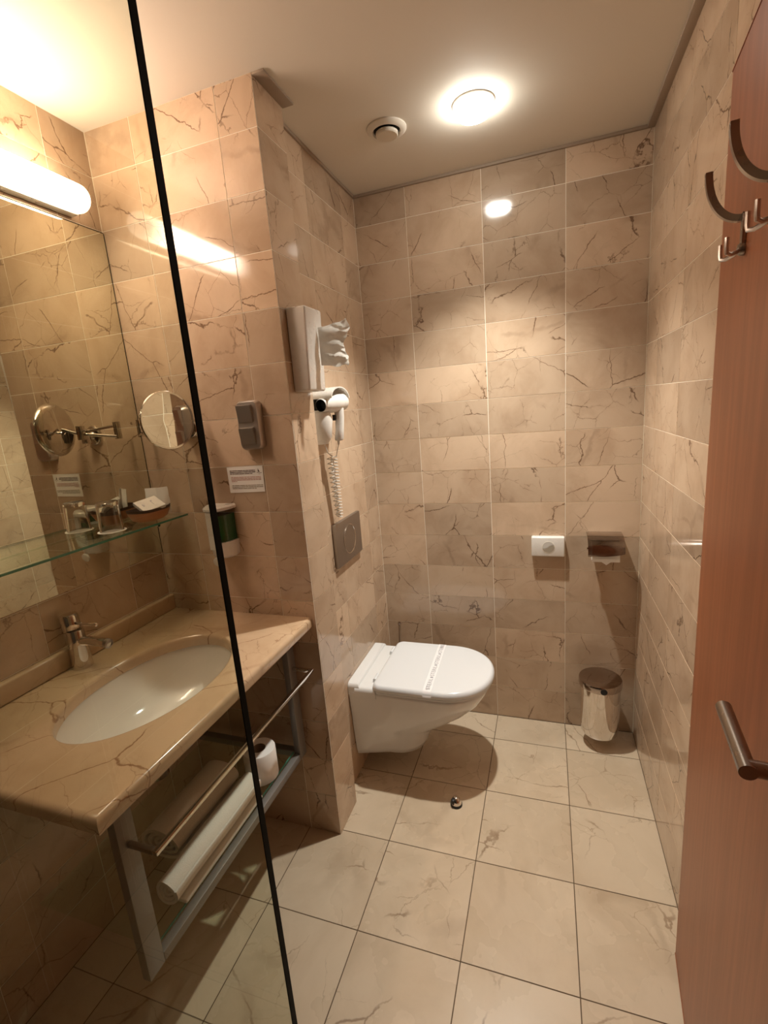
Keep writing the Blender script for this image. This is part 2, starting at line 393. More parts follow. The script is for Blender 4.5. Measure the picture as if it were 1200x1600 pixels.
for y in (-1.511, -.843): finish('bracket', box(B(), FX + .0005, -.5065, y - .005, y + .005, .674, .685, .001), DCHROME if y < -1.2 else CHROME, t)

# ------------------------------------------------------------------ towels and paper roll on the shelf
GZ = FZ + .0307
def spiral(cx, cz, rx, rz, turns, th, y0, y1, tail=0.):
    bm = B(); N = int(40 * turns); prof = []
    for k in range(N + 1):
        f = k / N; a = -PI / 2 + 2 * PI * turns * (1 - f); s = 1 - f * .82
        if k == 0 and tail: prof.append((cx + tail, cz - rz + th * .5))
        prof.append((cx + rx * s * math.cos(a), cz + rz * s * math.sin(a)))
    ins, outs = [], []
    for i, (x, z) in enumerate(prof):
        dx, dz = x - cx, z - cz; q = math.hypot(dx, dz) or 1; ins.append((x - dx / q * th, z - dz / q * th)); outs.append((x, z))
    def ring(pts, y): return [(p[0], y, p[1]) for p in pts]
    sect = outs + ins[::-1]
    M_ = len(sect)
    rec = [.009 * (min(i, M_ - 1 - i) / (M_ / 2)) + .002 * math.sin(min(i, M_ - 1 - i) * .31) for i in range(M_)]      # inner turns sit slightly back
    R = [[bm.verts.new((x, y + (rec[i] if kk == 0 else 0), z + .0015 * math.sin(y * 23 + x * 30))) for i, (x, z) in enumerate(sect)] for kk, y in enumerate([y0 + (y1 - y0) * k / 10 for k in range(11)])]
    n = len(sect)
    for a_, b_ in zip(R, R[1:]):
        for i in range(n): bm.faces.new((a_[i], a_[(i + 1) % n], b_[(i + 1) % n], b_[i]))
    m = len(outs)
    for rr in (R[0], R[-1]):
        for i in range(m - 1): bm.faces.new((rr[i], rr[i + 1], rr[n - 2 - i], rr[n - 1 - i]))
    return bm
tag(finish('flat_towel', box(B(), -.660, -.588, -1.395, -1.065, GZ, GZ + .012, .005, 3), TOWELB), 'flat folded white towel lying under the thin rolled towel', 'towel')
tag(finish('rolled_towel', spiral(-.624, GZ + .0125 + .036, .035, .036, 3.3, .0074, -1.415, -1.062), TOWELB), 'thin white towel roll at the front of the frame shelf', 'towel')
tag(finish('rolled_bath_towel', spiral(-.738, GZ + .0005 + .046, .074, .046, 3.2, .0098, -1.31, -1.045), TOWELA), 'thick beige rolled bath towel at the back of the frame shelf', 'towel')
t = thing('toilet_roll', 'spare white toilet paper roll standing on the frame shelf', 'toilet paper', (-.640, -.985, GZ))
b = B(); lathe(b, [(.0215, 0), (.049, 0), (.051, .003), (.051, .097), (.049, .1), (.0215, .1), (.0215, 0)], (-.640, -.985, GZ), n=48, cap0=False, cap1=False); finish('paper', b, PAPER, t)
b = B(); lathe(b, [(.0205, 0), (.0212, 0), (.0212, .1), (.0205, .1), (.0205, 0)], (-.640, -.985, GZ), n=40, cap0=False, cap1=False); finish('cardboard_core', b, plain('cardboard', (.30, .22, .15), .9), t)

# ------------------------------------------------------------------ wall mirror, tube lamp, glass shelf
t = thing('basin_mirror', 'large frameless wall mirror above the basin', 'mirror', (XM, -1.2, 1.06))
finish('mirror_glass', box(B(), XM + .0005, XM + .006, -1.63, YP0 - .004, 1.062, 2.092), MIRROR, t, smooth=False)
finish('dark_edge', box(B(), XM + .0003, XM + .0058, YP0 - .0038, YP0 - .0012, 1.062, 2.092), BEDGE, t, smooth=False)
finish('top_edge', box(B(), XM + .0003, XM + .0058, -1.63, YP0 - .004, 2.0922, 2.0945), BEDGE, t, smooth=False)

t = thing('tube_lamp', 'glowing white tube wall lamp mounted above the mirror', 'lamp', (XM, -1.19, 2.10))
LX, LZ, LR = XM + .044, 2.146, .0375
b = B(); pr = []
for k in range(9): a = PI / 2 * k / 8; pr.append((LR * math.sin(a) if k else .001, .03 - .03 * math.cos(a)))
pr2 = [(r_, .64 - h) for r_, h in pr[::-1]]
lathe(b, pr + pr2, (LX, -1.525, LZ), (0, 1, 0), 40); finish('diffuser', b, emit_tube('tube_glow', TUBE_COLOR, TUBE_STRENGTH, .32), t)
finish('back_plate', box(B(), XM, XM + .030, -1.505, -.905, LZ - .0385, LZ + .030, .003), WHITE, t)

SZ = 1.205
t = thing('glass_shelf', 'green edged glass shelf fixed to the mirror', 'shelf', (-.98, -1.2, SZ - .006))
finish('pane', box(B(), XM + .012, -.916, -1.56, YP0 - .012, SZ - .006, SZ), SHELFG, t, smooth=False)
finish('front_edge', box(B(), -.916, -.9135, -1.56, YP0 - .012, SZ - .006, SZ), GEDGE, t, smooth=False)
for y in (-1.45, -.93):
    b = B(); tube(b, [(XM + .0065, y, SZ - .016), (XM + .04, y, SZ - .014), (-.93, y, SZ - .0115)], .0052, 12); lathe(b, [(.011, 0), (.011, .006), (.008, .008)], (XM + .006, y, SZ - .016), (1, 0, 0), 20); finish('bracket', b, CHROME, t)

# tumbler upside down on a paper coaster
tag(finish('paper_coaster', lathe(B(), [(.038, 0), (.039, .0005), (.038, .001)], (-.995, -1.045, SZ + .0003), n=40), PAPER), 'round white paper coaster under the upturned tumbler', 'coaster')
b = B(); z0 = SZ + .0016
lathe(b, [(.0300, 0), (.0325, 0), (.0325, .002), (.0300, .085), (.027, .088), (.001, .088), (.001, .076), (.026, .075), (.0295, .003), (.0300, 0)], (-.995, -1.045, z0), n=48, cap0=False, cap1=False)
tag(finish('drinking_glass', b, TGLASS), 'clear drinking glass upside down on the glass shelf', 'glass')

# dish with soap box and sachets
DX, DY = -.985, -.905
t = thing('amenity_dish', 'small orange boat shaped dish with dark rim on the glass shelf', 'dish', (DX, DY, SZ))
def boat(s, z, lift=0.):
    return [Vector((DX + .045 * s * (abs(math.cos(a)) ** .7) * math.copysign(1, math.cos(a)), DY + .072 * s * (abs(math.sin(a)) ** .7) * math.copysign(1, math.sin(a)), z + lift * abs(math.sin(a)) ** 3)) for a in [2 * PI * k / 40 for k in range(40)]]
b = B(); loft(b, [boat(.62, SZ + .0004), boat(.80, SZ + .008), boat(.93, SZ + .024, .002), boat(.965, SZ + .031, .003)], True, True, False); finish('outside', b, TERRA, t)
b = B(); loft(b, [boat(.967, SZ + .0312, .003), boat(1., SZ + .040, .004), boat(.955, SZ + .0402, .004), boat(.85, SZ + .022), boat(.70, SZ + .009)], True, False, True); finish('rim', b, DBROWN, t)
b = B(); box(b, -.029, .029, -.038, .038, -.0055, .0055, .0008, 1)
mx = Matrix.Translation((DX + .016, DY - .010, SZ + .051)) @ Matrix.Rotation(math.radians(28), 4, 'Y') @ Matrix.Rotation(math.radians(12), 4, 'X') @ Matrix.Rotation(math.radians(-8), 4, 'Z')
bmesh.ops.transform(b, matrix=mx, verts=b.verts)
t2 = thing('soap_box', 'flat white soap carton leaning in the orange dish', 'box', (DX + .016, DY - .010, SZ + .035)); finish('carton', b, WHITE, t2)
b = B()
for u0, u1, v0, v1 in ((-.006, .006, -.024, -.021), (-.004, .004, -.019, -.0175), (-.012, .010, .008, .0095), (-.013, -.008, .010, .014)):
    box(b, u0, u1, v0, v1, .0056, .0058)
bmesh.ops.transform(b, matrix=mx, verts=b.verts); finish('print', b, INKG, t2, smooth=False)['kind'] = 'stuff'
def sachet(x, y, rz, tilt, wd=.040, ht=.085):
    bm = B(); rings = []
    for k in range(9):
        f = k / 8; h = -ht / 2 + ht * f; th = .0006 + .0036 * math.sin(PI * min(1, max(0, (f - .08) / .84)))
        rings.append([(sx * wd / 2 * .98 ** 0 + .0006 * math.sin(k * 2.1), sy * th * (1 if abs(sx) < .9 else .25), h) for sx, sy in ((-1, -1), (-.5, -1), (0, -1), (.5, -1), (1, -1), (1, 1), (.5, 1), (0, 1), (-.5, 1), (-1, 1))])
    loft(bm, rings)
    bmesh.ops.transform(bm, matrix=Matrix.Translation((x, y, SZ + .055)) @ Matrix.Rotation(rz, 4, 'Z') @ Matrix.Rotation(tilt, 4, 'X'), verts=bm.verts)
    return bm
tag(finish('sachet', sachet(DX - .016, DY + .036, math.radians(22), -.10), PAPER), 'white sachet upright in the orange dish, nearer the mirror', 'sachet', 'sachets in the dish')
tag(finish('sachet', sachet(DX + .018, DY + .050, math.radians(52), -.14, .036), PAPER), 'white sachet upright in the orange dish, further from the mirror', 'sachet', 'sachets in the dish')

# ------------------------------------------------------------------ shaving mirror on a folding arm
BX, BZ = -.855, 1.485
t = thing('shaving_mirror', 'round chrome magnifying mirror on a folding arm beside the wall mirror', 'mirror', (BX, YP0, BZ))
b = B(); lathe(b, [(.034, 0), (.034, .006), (.030, .011), (.014, .013), (.012, .03), (.001, .031)], (BX, YP0 - .0005, BZ), (0, -1, 0), 36); finish('wall_plate', b, CHROME, t)
hx, hy = -1.012, -.852
b = B(); box(b, BX - .012, BX + .012, YP0 - .047, YP0 - .027, BZ - .025, BZ + .025, .002); finish('knuckle', b, CHROME, t)
b = B(); tube(b, [(BX - .008, YP0 - .038, BZ + .016), (hx, hy, BZ + .028)], .0052, 12); finish('arm', b, CHROME, t)
b = B(); box(b, hx - .007, hx + .007, hy - .009, hy + .009, BZ - .016, BZ + .040, .0015); finish('hinge', b, CHROME, t)
dc = Vector((-.833, -.925, 1.513)); dn = Vector((.966, -.26, -.02)).normalized()
b = B(); tube(b, [(hx, hy - .006, BZ - .008), (-.90, -.903, BZ + .010), dc - dn * .02], .0052, 12); finish('arm', b, CHROME, t)
b = B(); box(b, -.925, -.905, -.915, -.897, 1.475, 1.52, .0015); finish('yoke', b, CHROME, t)
b = B(); lathe(b, [(.001, -.012), (.06, -.011), (.078, -.006), (.085, 0), (.086, .006), (.084, .009), (.079, .0085)], dc, dn, 64, True, False); finish('rim', b, CHROME, t)
b = B(); lathe(b, [(.0795, .0080), (.04, .0074), (.001, .0072)], dc, dn, 64, False, True); finish('mirror_glass', b, plain('mirror_clear', (.86, .84, .80), .01, 1.), t, angle=80)

# ------------------------------------------------------------------ on the switch wall
t = thing('light_switch', 'double grey metallic light switch on the pink lit pilaster wall', 'switch', (-.619, YP0, 1.406))
def rrect(cx, cz, w_, h_, r_, y, n=6):
    out = []
    for sx, sz, a0 in ((1, 1, 0), (-1, 1, PI / 2), (-1, -1, PI), (1, -1, 1.5 * PI)):
        for k in range(n + 1):
            a = a0 + PI / 2 * k / n; out.append(Vector((cx + sx * (w_ / 2 - r_) + r_ * math.cos(a), y, cz + sz * (h_ / 2 - r_) + r_ * math.sin(a))))
    return out
b = B(); loft(b, [rrect(-.619, 1.479, .078, .146, .016, YP0 - .0005), rrect(-.619, 1.479, .078, .146, .016, YP0 - .018), rrect(-.619, 1.479, .070, .138, .014, YP0 - .026), rrect(-.619, 1.479, .05, .12, .01, YP0 - .027)]); finish('plate', b, SWITCH, t)
for zc in (1.514, 1.447):
    b = B(); loft(b, [[(-.650, YP0 - .024, zc - .026), (-.598, YP0 - .024, zc - .026), (-.598, YP0 - .024, zc + .026), (-.650, YP0 - .024, zc + .026)],
                      [(-.650, YP0 - .029, zc - .026), (-.598, YP0 - .029, zc - .026), (-.598, YP0 - .038, zc + .025), (-.650, YP0 - .038, zc + .025)]])
    bmesh.ops.bevel(b, geom=list(b.edges), offset=.0015, segments=2, affect='EDGES'); finish('rocker', b, SWITCH, t)
t = thing('notice_card', 'small white notice with lines of print under the light switch', 'notice', (-.672, YP0, 1.27))
nb = B(); ny = YP0 - .0012
v = [nb.verts.new(p) for p in ((-.738, YP0 - .0006, 1.269), (-.608, YP0 - .0006, 1.2715), (-.606, YP0 - .0006, 1.3545), (-.739, YP0 - .0006, 1.3525))]
f = nb.faces.new(v); ext = bmesh.ops.extrude_face_region(nb, geom=[f]); [setattr(q, 'co', q.co + Vector((0, -.0005, 0))) for q in ext['geom'] if isinstance(q, bmesh.types.BMVert)]
finish('card', nb, PAPER, t, smooth=False)
def printlines(rows, m, nm):
    bm = B(); rnd = random.Random(3)
    for z, x0, x1, hh in rows:
        x = x0
        while x < x1 - .002:
            wl = min(rnd.choice((.005, .008, .011, .015, .019)), x1 - x)
            box(bm, x, x + wl, ny - .0003, ny - .0001, z - hh / 2, z + hh / 2); x += wl + .0013
    finish(nm, bm, m, t, smooth=False)['kind'] = 'stuff'
printlines([(1.3405, -.729, -.634, .0024), (1.3355, -.729, -.634, .0024), (1.3305, -.729, -.645, .0024)], INKD, 'print')
printlines([(1.3195, -.727, -.616, .0017), (1.3150, -.727, -.616, .0017), (1.3105, -.727, -.616, .0017), (1.3060, -.727, -.706, .0017)], INKR, 'print')
printlines([(1.2930, -.727, -.612, .0019), (1.2880, -.727, -.612, .0019), (1.2830, -.727, -.636, .0019)], INKO, 'print')
b = B(); loft(b, [[(-.6245, ny - .0003, 1.335), (-.6175, ny - .0003, 1.335), (-.6205, ny - .0003, 1.339), (-.6235, ny - .0003, 1.346)], [(-.6245, ny - .0001, 1.335), (-.6175, ny - .0001, 1.335), (-.6205, ny - .0001, 1.339), (-.6235, ny - .0001, 1.346)]])
box(b, -.629, -.611, ny - .0003, ny - .0001, 1.3315, 1.3325); box(b, -.623, -.617, ny - .0003, ny - .0001, 1.3278, 1.3286); finish('emblem', b, INKD, t, smooth=False)

# soap dispenser
DXc = -.773
t = thing('soap_dispenser', 'white wall soap dispenser with green liquid soap behind the glass edge', 'soap dispenser', (DXc, YP0, 1.06))
def dring(z, hw, d, xi=0):
    pts = [(DXc - hw, YP0 - .001, z)] + [(DXc + hw * math.cos(PI + PI * k / 20), YP0 - .012 + (d - .012) * math.sin(PI + PI * k / 20), z) for k in range(21)] + [(DXc + hw, YP0 - .001, z)]
    return [Vector(p) for p in pts]
b = B(); loft(b, [dring(1.062, .030, .05), dring(1.07, .038, .066), dring(1.105, .042, .074), dring(1.118, .043, .076)]); finish('lower_housing', b, WHITE, t)
b = B(); loft(b, [dring(1.221, .043, .076), dring(1.224, .048, .083), dring(1.231, .048, .083), dring(1.236, .043, .075)]); finish('cap', b, WHITE, t)
b = B(); loft(b, [dring(1.1185, .036, .066), dring(1.205, .037, .068)]); finish('liquid_soap', b, SOAP, t)
b = B(); loft(b, [dring(1.1185, .042, .075), dring(1.2205, .042, .075)], True, False, False); finish('clear_tank', b, CLEARP, t)
b = B(); loft(b, [[(DXc + s * .014, y, z) for s, y in ((-1, YP0 - .066), (1, YP0 - .066), (.9, YP0 - .081), (-.9, YP0 - .081))] for z in (1.1, 1.221)]); finish('front_band', b, WHITE, t)
b = B(); lathe(b, [(.001, 0), (.012, .001), (.016, .005), (.016, .011), (.010, .014)], (DXc, YP0 - .062, 1.058), (0, -1, -.25), 28); finish('push_button', b, WHITE, t)

# ------------------------------------------------------------------ tissue dispenser on the pilaster
t = thing('tissue_dispenser', 'white tissue dispenser box on the pilaster above the hair dryer', 'tissue dispenser', (XP, -.72, 1.565))
b = B()
box(b, XP + .0005, XP + .060, -.772, -.664, 1.566, 1.804, .006, 3)
for v_ in b.verts:                      # front leans back slightly towards the bottom
    if v_.co.x > XP + .03: v_.co.x -= .010 * (1.80 - v_.co.z) / .24 - .004
finish('box', b, WHITE, t)
b = B(); R_ = []
for i in range(25):
    q = i / 24; z = 1.640 + .110 * q; row = []
    ln = .070 + .010 * math.sin(q * 9 + .5) + .012 * q
    for j in range(13):
        f_ = j / 12; amp = .012 * math.sin(PI * min(1, f_ * 1.2)) + .004 * f_
        row.append(b.verts.new((XP + .0665 + ln * f_ * .92, -.704 + amp * math.sin(q * 13 + f_ * 3.0) + .045 * f_ + .005 * math.sin(q * 31 + f_ * 7) * f_, z + f_ * (.028 * q - .006) + .005 * f_ * math.sin(f_ * 9 + q * 4))))
    R_.append(row)
for r0, r1 in zip(R_, R_[1:]):
    for j in range(12): b.faces.new((r0[j], r0[j + 1], r1[j + 1], r1[j]))
bmesh.ops.solidify(b, geom=b.faces[:], thickness=.0010)
tag(finish('tissue', b, PAPER), 'crumpled white tissue pulled out of the dispenser box', 'tissue')

# ------------------------------------------------------------------ hair dryer
t = thing('dryer_holder', 'white hair dryer wall holder beside the pilaster edge', 'holder', (XR, -.53, 1.40))
b = B(); rings = []
for z, hw, d in ((1.393, .024, .034), (1.415, .038, .050), (1.47, .046, .058), (1.500, .046, .052), (1.508, .040, .035)):
    rings.append([Vector((XR + .0005, -.575 - hw, z))] + [Vector((XR + .008 + d * math.sin(PI * k / 14), -.575 - hw * math.cos(PI * k / 14), z)) for k in range(15)] + [Vector((XR + .0005, -.575 + hw, z))])
loft(b, rings); finish('cup', b, WHITE, t)
b = B(); pts = []
for k in range(17):
    a = PI * (k / 16); pts.append((XR + .045, -.530 - .075 * math.cos(a), 1.545 + .036 * math.sin(a)))
ribbon(b, pts, (1, 0, 0), .088, .004)
finish('hood', b, WHITE, t)
b = B(); pts = [(XR + .004, -.530 - .073 * math.cos(PI * k / 16), 1.545 + .034 * math.sin(PI * k / 16)) for k in range(17)]; pts += [(XR + .004, -.457, 1.50), (XR + .004, -.603, 1.50)]
loft(b, [[(x - .0035, y, z) for x, y, z in pts], [(x + .004, y, z) for x, y, z in pts]]); finish('hood_shade', b, BLACK, t, smooth=False)  # black sheet painting the shade between hood and barrel
t = thing('hair_dryer', 'white hair dryer with black nozzle hanging in its wall holder', 'hair dryer', (-.468, -.52, 1.40))
na, nb_ = Vector((-.478, -.612, 1.523)), Vector((-.455, -.465, 1.533)); ax = (nb_ - na); L_ = ax.length
b = B(); lathe(b, [(.0205, .0), (.022, .002), (.0235, .03), (.030, .055), (.0315, .09), (.030, .13), (.022, .146), (.002, L_)], na, ax, 36, False, True); body = finish('barrel', b, WHITE, t)
b = B(); lathe(b, [(.0206, .0015), (.0200, .0), (.0195, .03), (.001, .031)], na, ax, 36, False, True); finish('nozzle', b, BLACK, body)
b = B(); rings = []
for z, dx, r1, r2 in ((1.51, 0, .018, .016), (1.48, .002, .016, .014), (1.44, .0, .015, .014), (1.405, -.004, .016, .017), (1.400, -.004, .013, .014)):
    rings.append([Vector((-.455 + dx + r1 * math.cos(2 * PI * k / 20), -.520 + (1.51 - z) * -.10 + r2 * math.sin(2 * PI * k / 20), z)) for k in range(20)])
loft(b, rings); finish('handle', b, WHITE, t)
finish('switch_button', box(B(), -.472, -.462, -.544, -.534, 1.470, 1.490, .002), BLACK, t)
b = B(); pts = [(-.462, -.532, 1.4), (-.463, -.533, 1.385)]
def coil(p0, p1, turns, r_, n=14):
    p0, p1 = Vector(p0), Vector(p1); out = []
    for k in range(int(turns * n) + 1):
        f_ = k / (turns * n); a = 2 * PI * k / n; c_ = p0.lerp(p1, f_); out.append(c_ + Vector((r_ * math.cos(a), r_ * math.sin(a), 0)))
    return out
tube(b, pts, .005, 10, [.005, .0035])
tube(b, [(-.463, -.533, 1.386), (-.475, -.525, 1.36)] + coil((-.490, -.525, 1.345), (-.498, -.506, 1.118), 20, .0115) + coil((-.502, -.508, 1.118), (-.500, -.536, 1.345), 13, .0105) + [(-.500, -.55, 1.36), (-.503, -.565, 1.40)], .0019, 6)
finish('coiled_cord', b, plain('cord_white', (.72, .68, .62), .45), t)

# ------------------------------------------------------------------ flush plate
t = thing('flush_plate', 'square brushed steel flush plate with round button above the toilet', 'flush plate', (XR, -.408, .912))
FPX = XR + .016
finish('plate', box(B(), XR + .0005, FPX, -.530, -.282, .918, 1.090, .003), STEEL, t)
b = B(); lathe(b, [(.058, 0), (.0592, .0012), (.0565, .0016), (.0555, .0006)], (FPX, -.406, 1.004), (1, 0, 0), 56, False, False); finish('button_ring', b, CHROME, t)
b = B(); lathe(b, [(.0555, 0), (.0548, .0010), (.001, .0014)], (FPX, -.406, 1.004), (1, 0, 0), 56, False, True); finish('button', b, STEEL, t)

# ------------------------------------------------------------------ toilet
TY = -.360
def dshape(x0, x1, hw, xm, rc, z, n=28, p=2.15, hr=None):
    hr = hr or hw
    out = []
    for k in range(n + 1):
        a = -PI / 2 + PI * k / n; c, s = math.cos(a), math.sin(a)
        out.append(Vector((xm + (x1 - xm) * abs(c) ** (2 / p), TY + hw * math.copysign(abs(s) ** (2 / p), s), z)))
    for sy, a0 in ((1, PI / 2), (-1, PI)):
        for k in range(7):
            a = a0 + PI / 2 * k / 6; out.append(Vector((x0 + rc + rc * math.cos(a), TY + sy * (hr - rc) + rc * math.sin(a), z)))
    return out
t = thing('wall_hung_toilet', 'white wall hung toilet with closed lid', 'toilet', (XR, TY, .09))
b = B(); x0 = XR + .001
rings = [dshape(x0, -.290, .098, -.40, .004, .090, hr=.135), dshape(x0, -.262, .110, -.39, .004, .096, hr=.148), dshape(x0, -.248, .117, -.37, .004, .125, hr=.155), dshape(x0, -.228, .123, -.36, .004, .175, hr=.160), dshape(x0, -.192, .132, -.33, .004, .212, hr=.163),
         dshape(x0, -.125, .147, -.29, .004, .25, hr=.166), dshape(x0, -.060, .162, -.25, .004, .295, hr=.168), dshape(x0, -.020, .173, -.21, .004, .335, hr=.172), dshape(x0, .003, .178, -.18, .004, .372, hr=.174),
         dshape(x0, .013, .181, -.17, .004, .395, hr=.176), dshape(x0, .013, .181, -.17, .004, .404, hr=.176), dshape(x0 + .001, .008, .176, -.17, .004, .409, hr=.172)]
loft(b, rings); finish('bowl', b, PORC, t, angle=60)
def deck(xa, xb, hw, za, zb, r_):
    bm = B(); rr = []
    for k in range(7):
        a = PI / 2 * k / 6; i = r_ - r_ * math.cos(a); rr.append([(xa, TY - hw + i, zb - r_ + r_ * math.sin(a)), (xb - i, TY - hw + i, zb - r_ + r_ * math.sin(a)), (xb - i, TY + hw - i, zb - r_ + r_ * math.sin(a)), (xa, TY + hw - i, zb - r_ + r_ * math.sin(a))])
    return loft(bm, [[(xa, TY - hw, za), (xb, TY - hw, za), (xb, TY + hw, za), (xa, TY + hw, za)]] + rr)
b = deck(x0, -.478, .176, .39, .441, .020); finish('rear_deck', b, PORC, t, angle=50)
b = deck(-.4975, -.410, .181, .385, .429, .020); finish('rear_deck', b, PORC, t, angle=50)
b = B()
def lidr(i, z): return dshape(-.424 + i, .031 - i, .190 - i, -.165, max(.006, .036 - i), z)
loft(b, [dshape(-.415, .020, .181, -.165, .03, .4095), dshape(-.418, .024, .185, -.165, .03, .412), dshape(-.418, .024, .185, -.165, .03, .419), dshape(-.415, .020, .181, -.165, .03, .4215)]); finish('seat', b, LIDM, t)
b = B(); rr = [lidr(.004, .4220), lidr(.0, .4245), lidr(.0, .432)]
for k in range(1, 8):
    a = PI / 2 * k / 7; rr.append(lidr(.016 - .016 * math.cos(a), .432 + .018 * math.sin(a)))
rr.append(lidr(.05, .4515)); rr.append(lidr(.12, .4522)); loft(b, rr); finish('lid', b, LIDM, t, angle=60)
for y in (TY - .11, TY + .11):
    b = B(); tube(b, [(-.426, y - .022, .4375), (-.426, y + .022, .4375)], .0075, 16); finish('hinge', b, LIDM, t)
b = B(); lathe(b, [(.011, 0), (.011, .004), (.008, .006)], (-.470, TY - .130, .365), (0, -1, 0), 20); finish('bolt_hole_shade', b, DARK, t)  # dark disc drawn for the shade in a small hole

# paper band over the lid
t = thing('steril_band', 'white printed paper band across the closed toilet lid', 'paper band', (-.203, TY, .44))
SXb = -.205
def band_pt(y):
    d = .190 - abs(y - TY)            # distance in from the lid edge
    if d >= .05: return .4522
    if d >= .016: return .450 + (.4515 - .450) * (d - .016) / .034
    q = max(0, min(1, 1 - d / .016)); return .432 + .018 * math.sqrt(max(0, 1 - q * q))
b = B(); bw = .0165
ysb = [TY - .1908, TY - .1906] + [TY - .19 + .38 * k / 60 for k in range(61)] + [TY + .1906, TY + .1908]
pts = []
for y in ysb:
    z = band_pt(y); pts.append((y, z))
pts[0] = (pts[0][0], .426); pts[1] = (pts[1][0], .430); pts[-1] = (pts[-1][0], .426); pts[-2] = (pts[-2][0], .430)
rings = []
for i, (y, z) in enumerate(pts):
    a_ = pts[max(i - 1, 0)]; c_ = pts[min(i + 1, len(pts) - 1)]; tv = Vector((0, c_[0] - a_[0], c_[1] - a_[1])).normalized(); nv = Vector((0, -tv.z, tv.y))
    sk = (y - TY) * -.035; ctr = Vector((SXb + sk, y, z))
    rings.append([ctr + Vector((-bw, 0, 0)) + nv * .0006, ctr + Vector((bw, 0, 0)) + nv * .0006, ctr + Vector((bw, 0, 0)) + nv * .0013, ctr + Vector((-bw, 0, 0)) + nv * .0013])
loft(b, rings); finish('band', b, plain('band_paper', (.90, .90, .92), .7), t)
def text_mesh(s, size, mtx, name, m, parent):
    cu = bpy.data.curves.new(name, 'FONT'); cu.body = s; cu.size = size; cu.align_x = 'CENTER'; cu.align_y = 'CENTER'; cu.extrude = .0001; cu.space_character = 1.15
    o = bpy.data.objects.new(name, cu); COL.objects.link(o); dg = bpy.context.evaluated_depsgraph_get(); dg.update()
    me = bpy.data.meshes.new_from_object(o.evaluated_get(dg)); bpy.data.objects.remove(o); bpy.data.curves.remove(cu)
    bm = B(); bm.from_mesh(me); bpy.data.meshes.remove(me); bmesh.ops.transform(bm, matrix=mtx, verts=bm.verts)
    return finish(name, bm, m, parent, smooth=False)
def on_lid(y):
    ang = math.radians(2.0)
    z = max(band_pt(y), .4515) + .0017
    return Matrix.Translation((SXb + .002 + (y - TY) * -.035, y, z)) @ Matrix.Rotation(PI / 2 + ang, 4, 'Z')
for k in range(4):
    yy = TY - .137 + .091 * k
    text_mesh('STERIL', .0222, on_lid(yy), 'lettering', INKG, t)
    if k < 3:
        b = B(); box(b, -.004, .004, -.0055, .0055, -.0001, .0001); box(b, -.0015, .0015, -.003, .003, -.00015, .0002); bmesh.ops.transform(b, matrix=on_lid(yy + .0455), verts=b.verts); finish('mark', b, INKG, t, smooth=False)

# toilet brush behind the toilet
t = thing('toilet_brush', 'chrome toilet brush handle standing behind the toilet', 'toilet brush', (-.468, -.062, 0))
b = B(); lathe(b, [(.046, .001), (.048, .004), (.048, .12), (.045, .12), (.045, .01)], (-.468, -.062, 0), n=32, cap1=True); finish('holder', b, CHROME, t)
b = B(); tube(b, [(-.466, -.062, .02), (-.455, -.058, .35), (-.450, -.055, .470)], .0058, 12); lathe(b, [(.0058, 0), (.008, .003), (.0085, .010), (.006, .016), (.001, .018)], (-.450, -.055, .466), n=20); finish('handle', b, DSTEEL, t)

# ------------------------------------------------------------------ back wall fittings
t = thing('bag_box', 'flat white hygiene bag box with round emblem on the back wall', 'box', (.235, 0, .822))
b = B(); box(b, .168, .302, -.032, -.0005, .824, .910, .005, 3); finish('case', b, WHITE, t)
b = B(); lathe(b, [(.0262, 0), (.0262, .001), (.0245, .0012), (.0245, .0)], (.237, -.032, .866), (0, -1, 0), 44, False, False, uv=((1, 0, 0), (0, 0, 1))); finish('emblem_ring', b, plain('emblem_edge', (.9, .85, .74), .4), t)
def half(sgn, y, m, nm):
    bm = B(); top = []
    wave = [(x, .0045 * math.sin(x / .024 * PI) + .002 * sgn + x * .25) for x in [-.0235 + .047 * k / 24 for k in range(25)]]
    a0 = math.atan2(wave[-1][1], wave[-1][0]); a1 = math.atan2(wave[0][1], wave[0][0])
    if sgn > 0: arc = [a0 + ((a1 % (2 * PI)) - a0) * k / 30 for k in range(31)]
    else: arc = [a0 + ((a1 % (2 * PI)) - 2 * PI - a0) * k / 30 for k in range(31)]
    poly = wave + [(.0242 * math.cos(a), .0242 * math.sin(a)) for a in arc]
    poly = [(.237 + x, .866 + z) for x, z in poly]
    loft(bm, [[(x, yy, z) for x, z in poly] for yy in (y, y - .0012)]); finish(nm, bm, m, t, smooth=False)
half(1, -.0319, plain('emblem_light', (.62, .60, .56), .35), 'emblem_upper'); half(-1, -.0319, plain('emblem_dark', (.38, .33, .26), .35), 'emblem_lower')

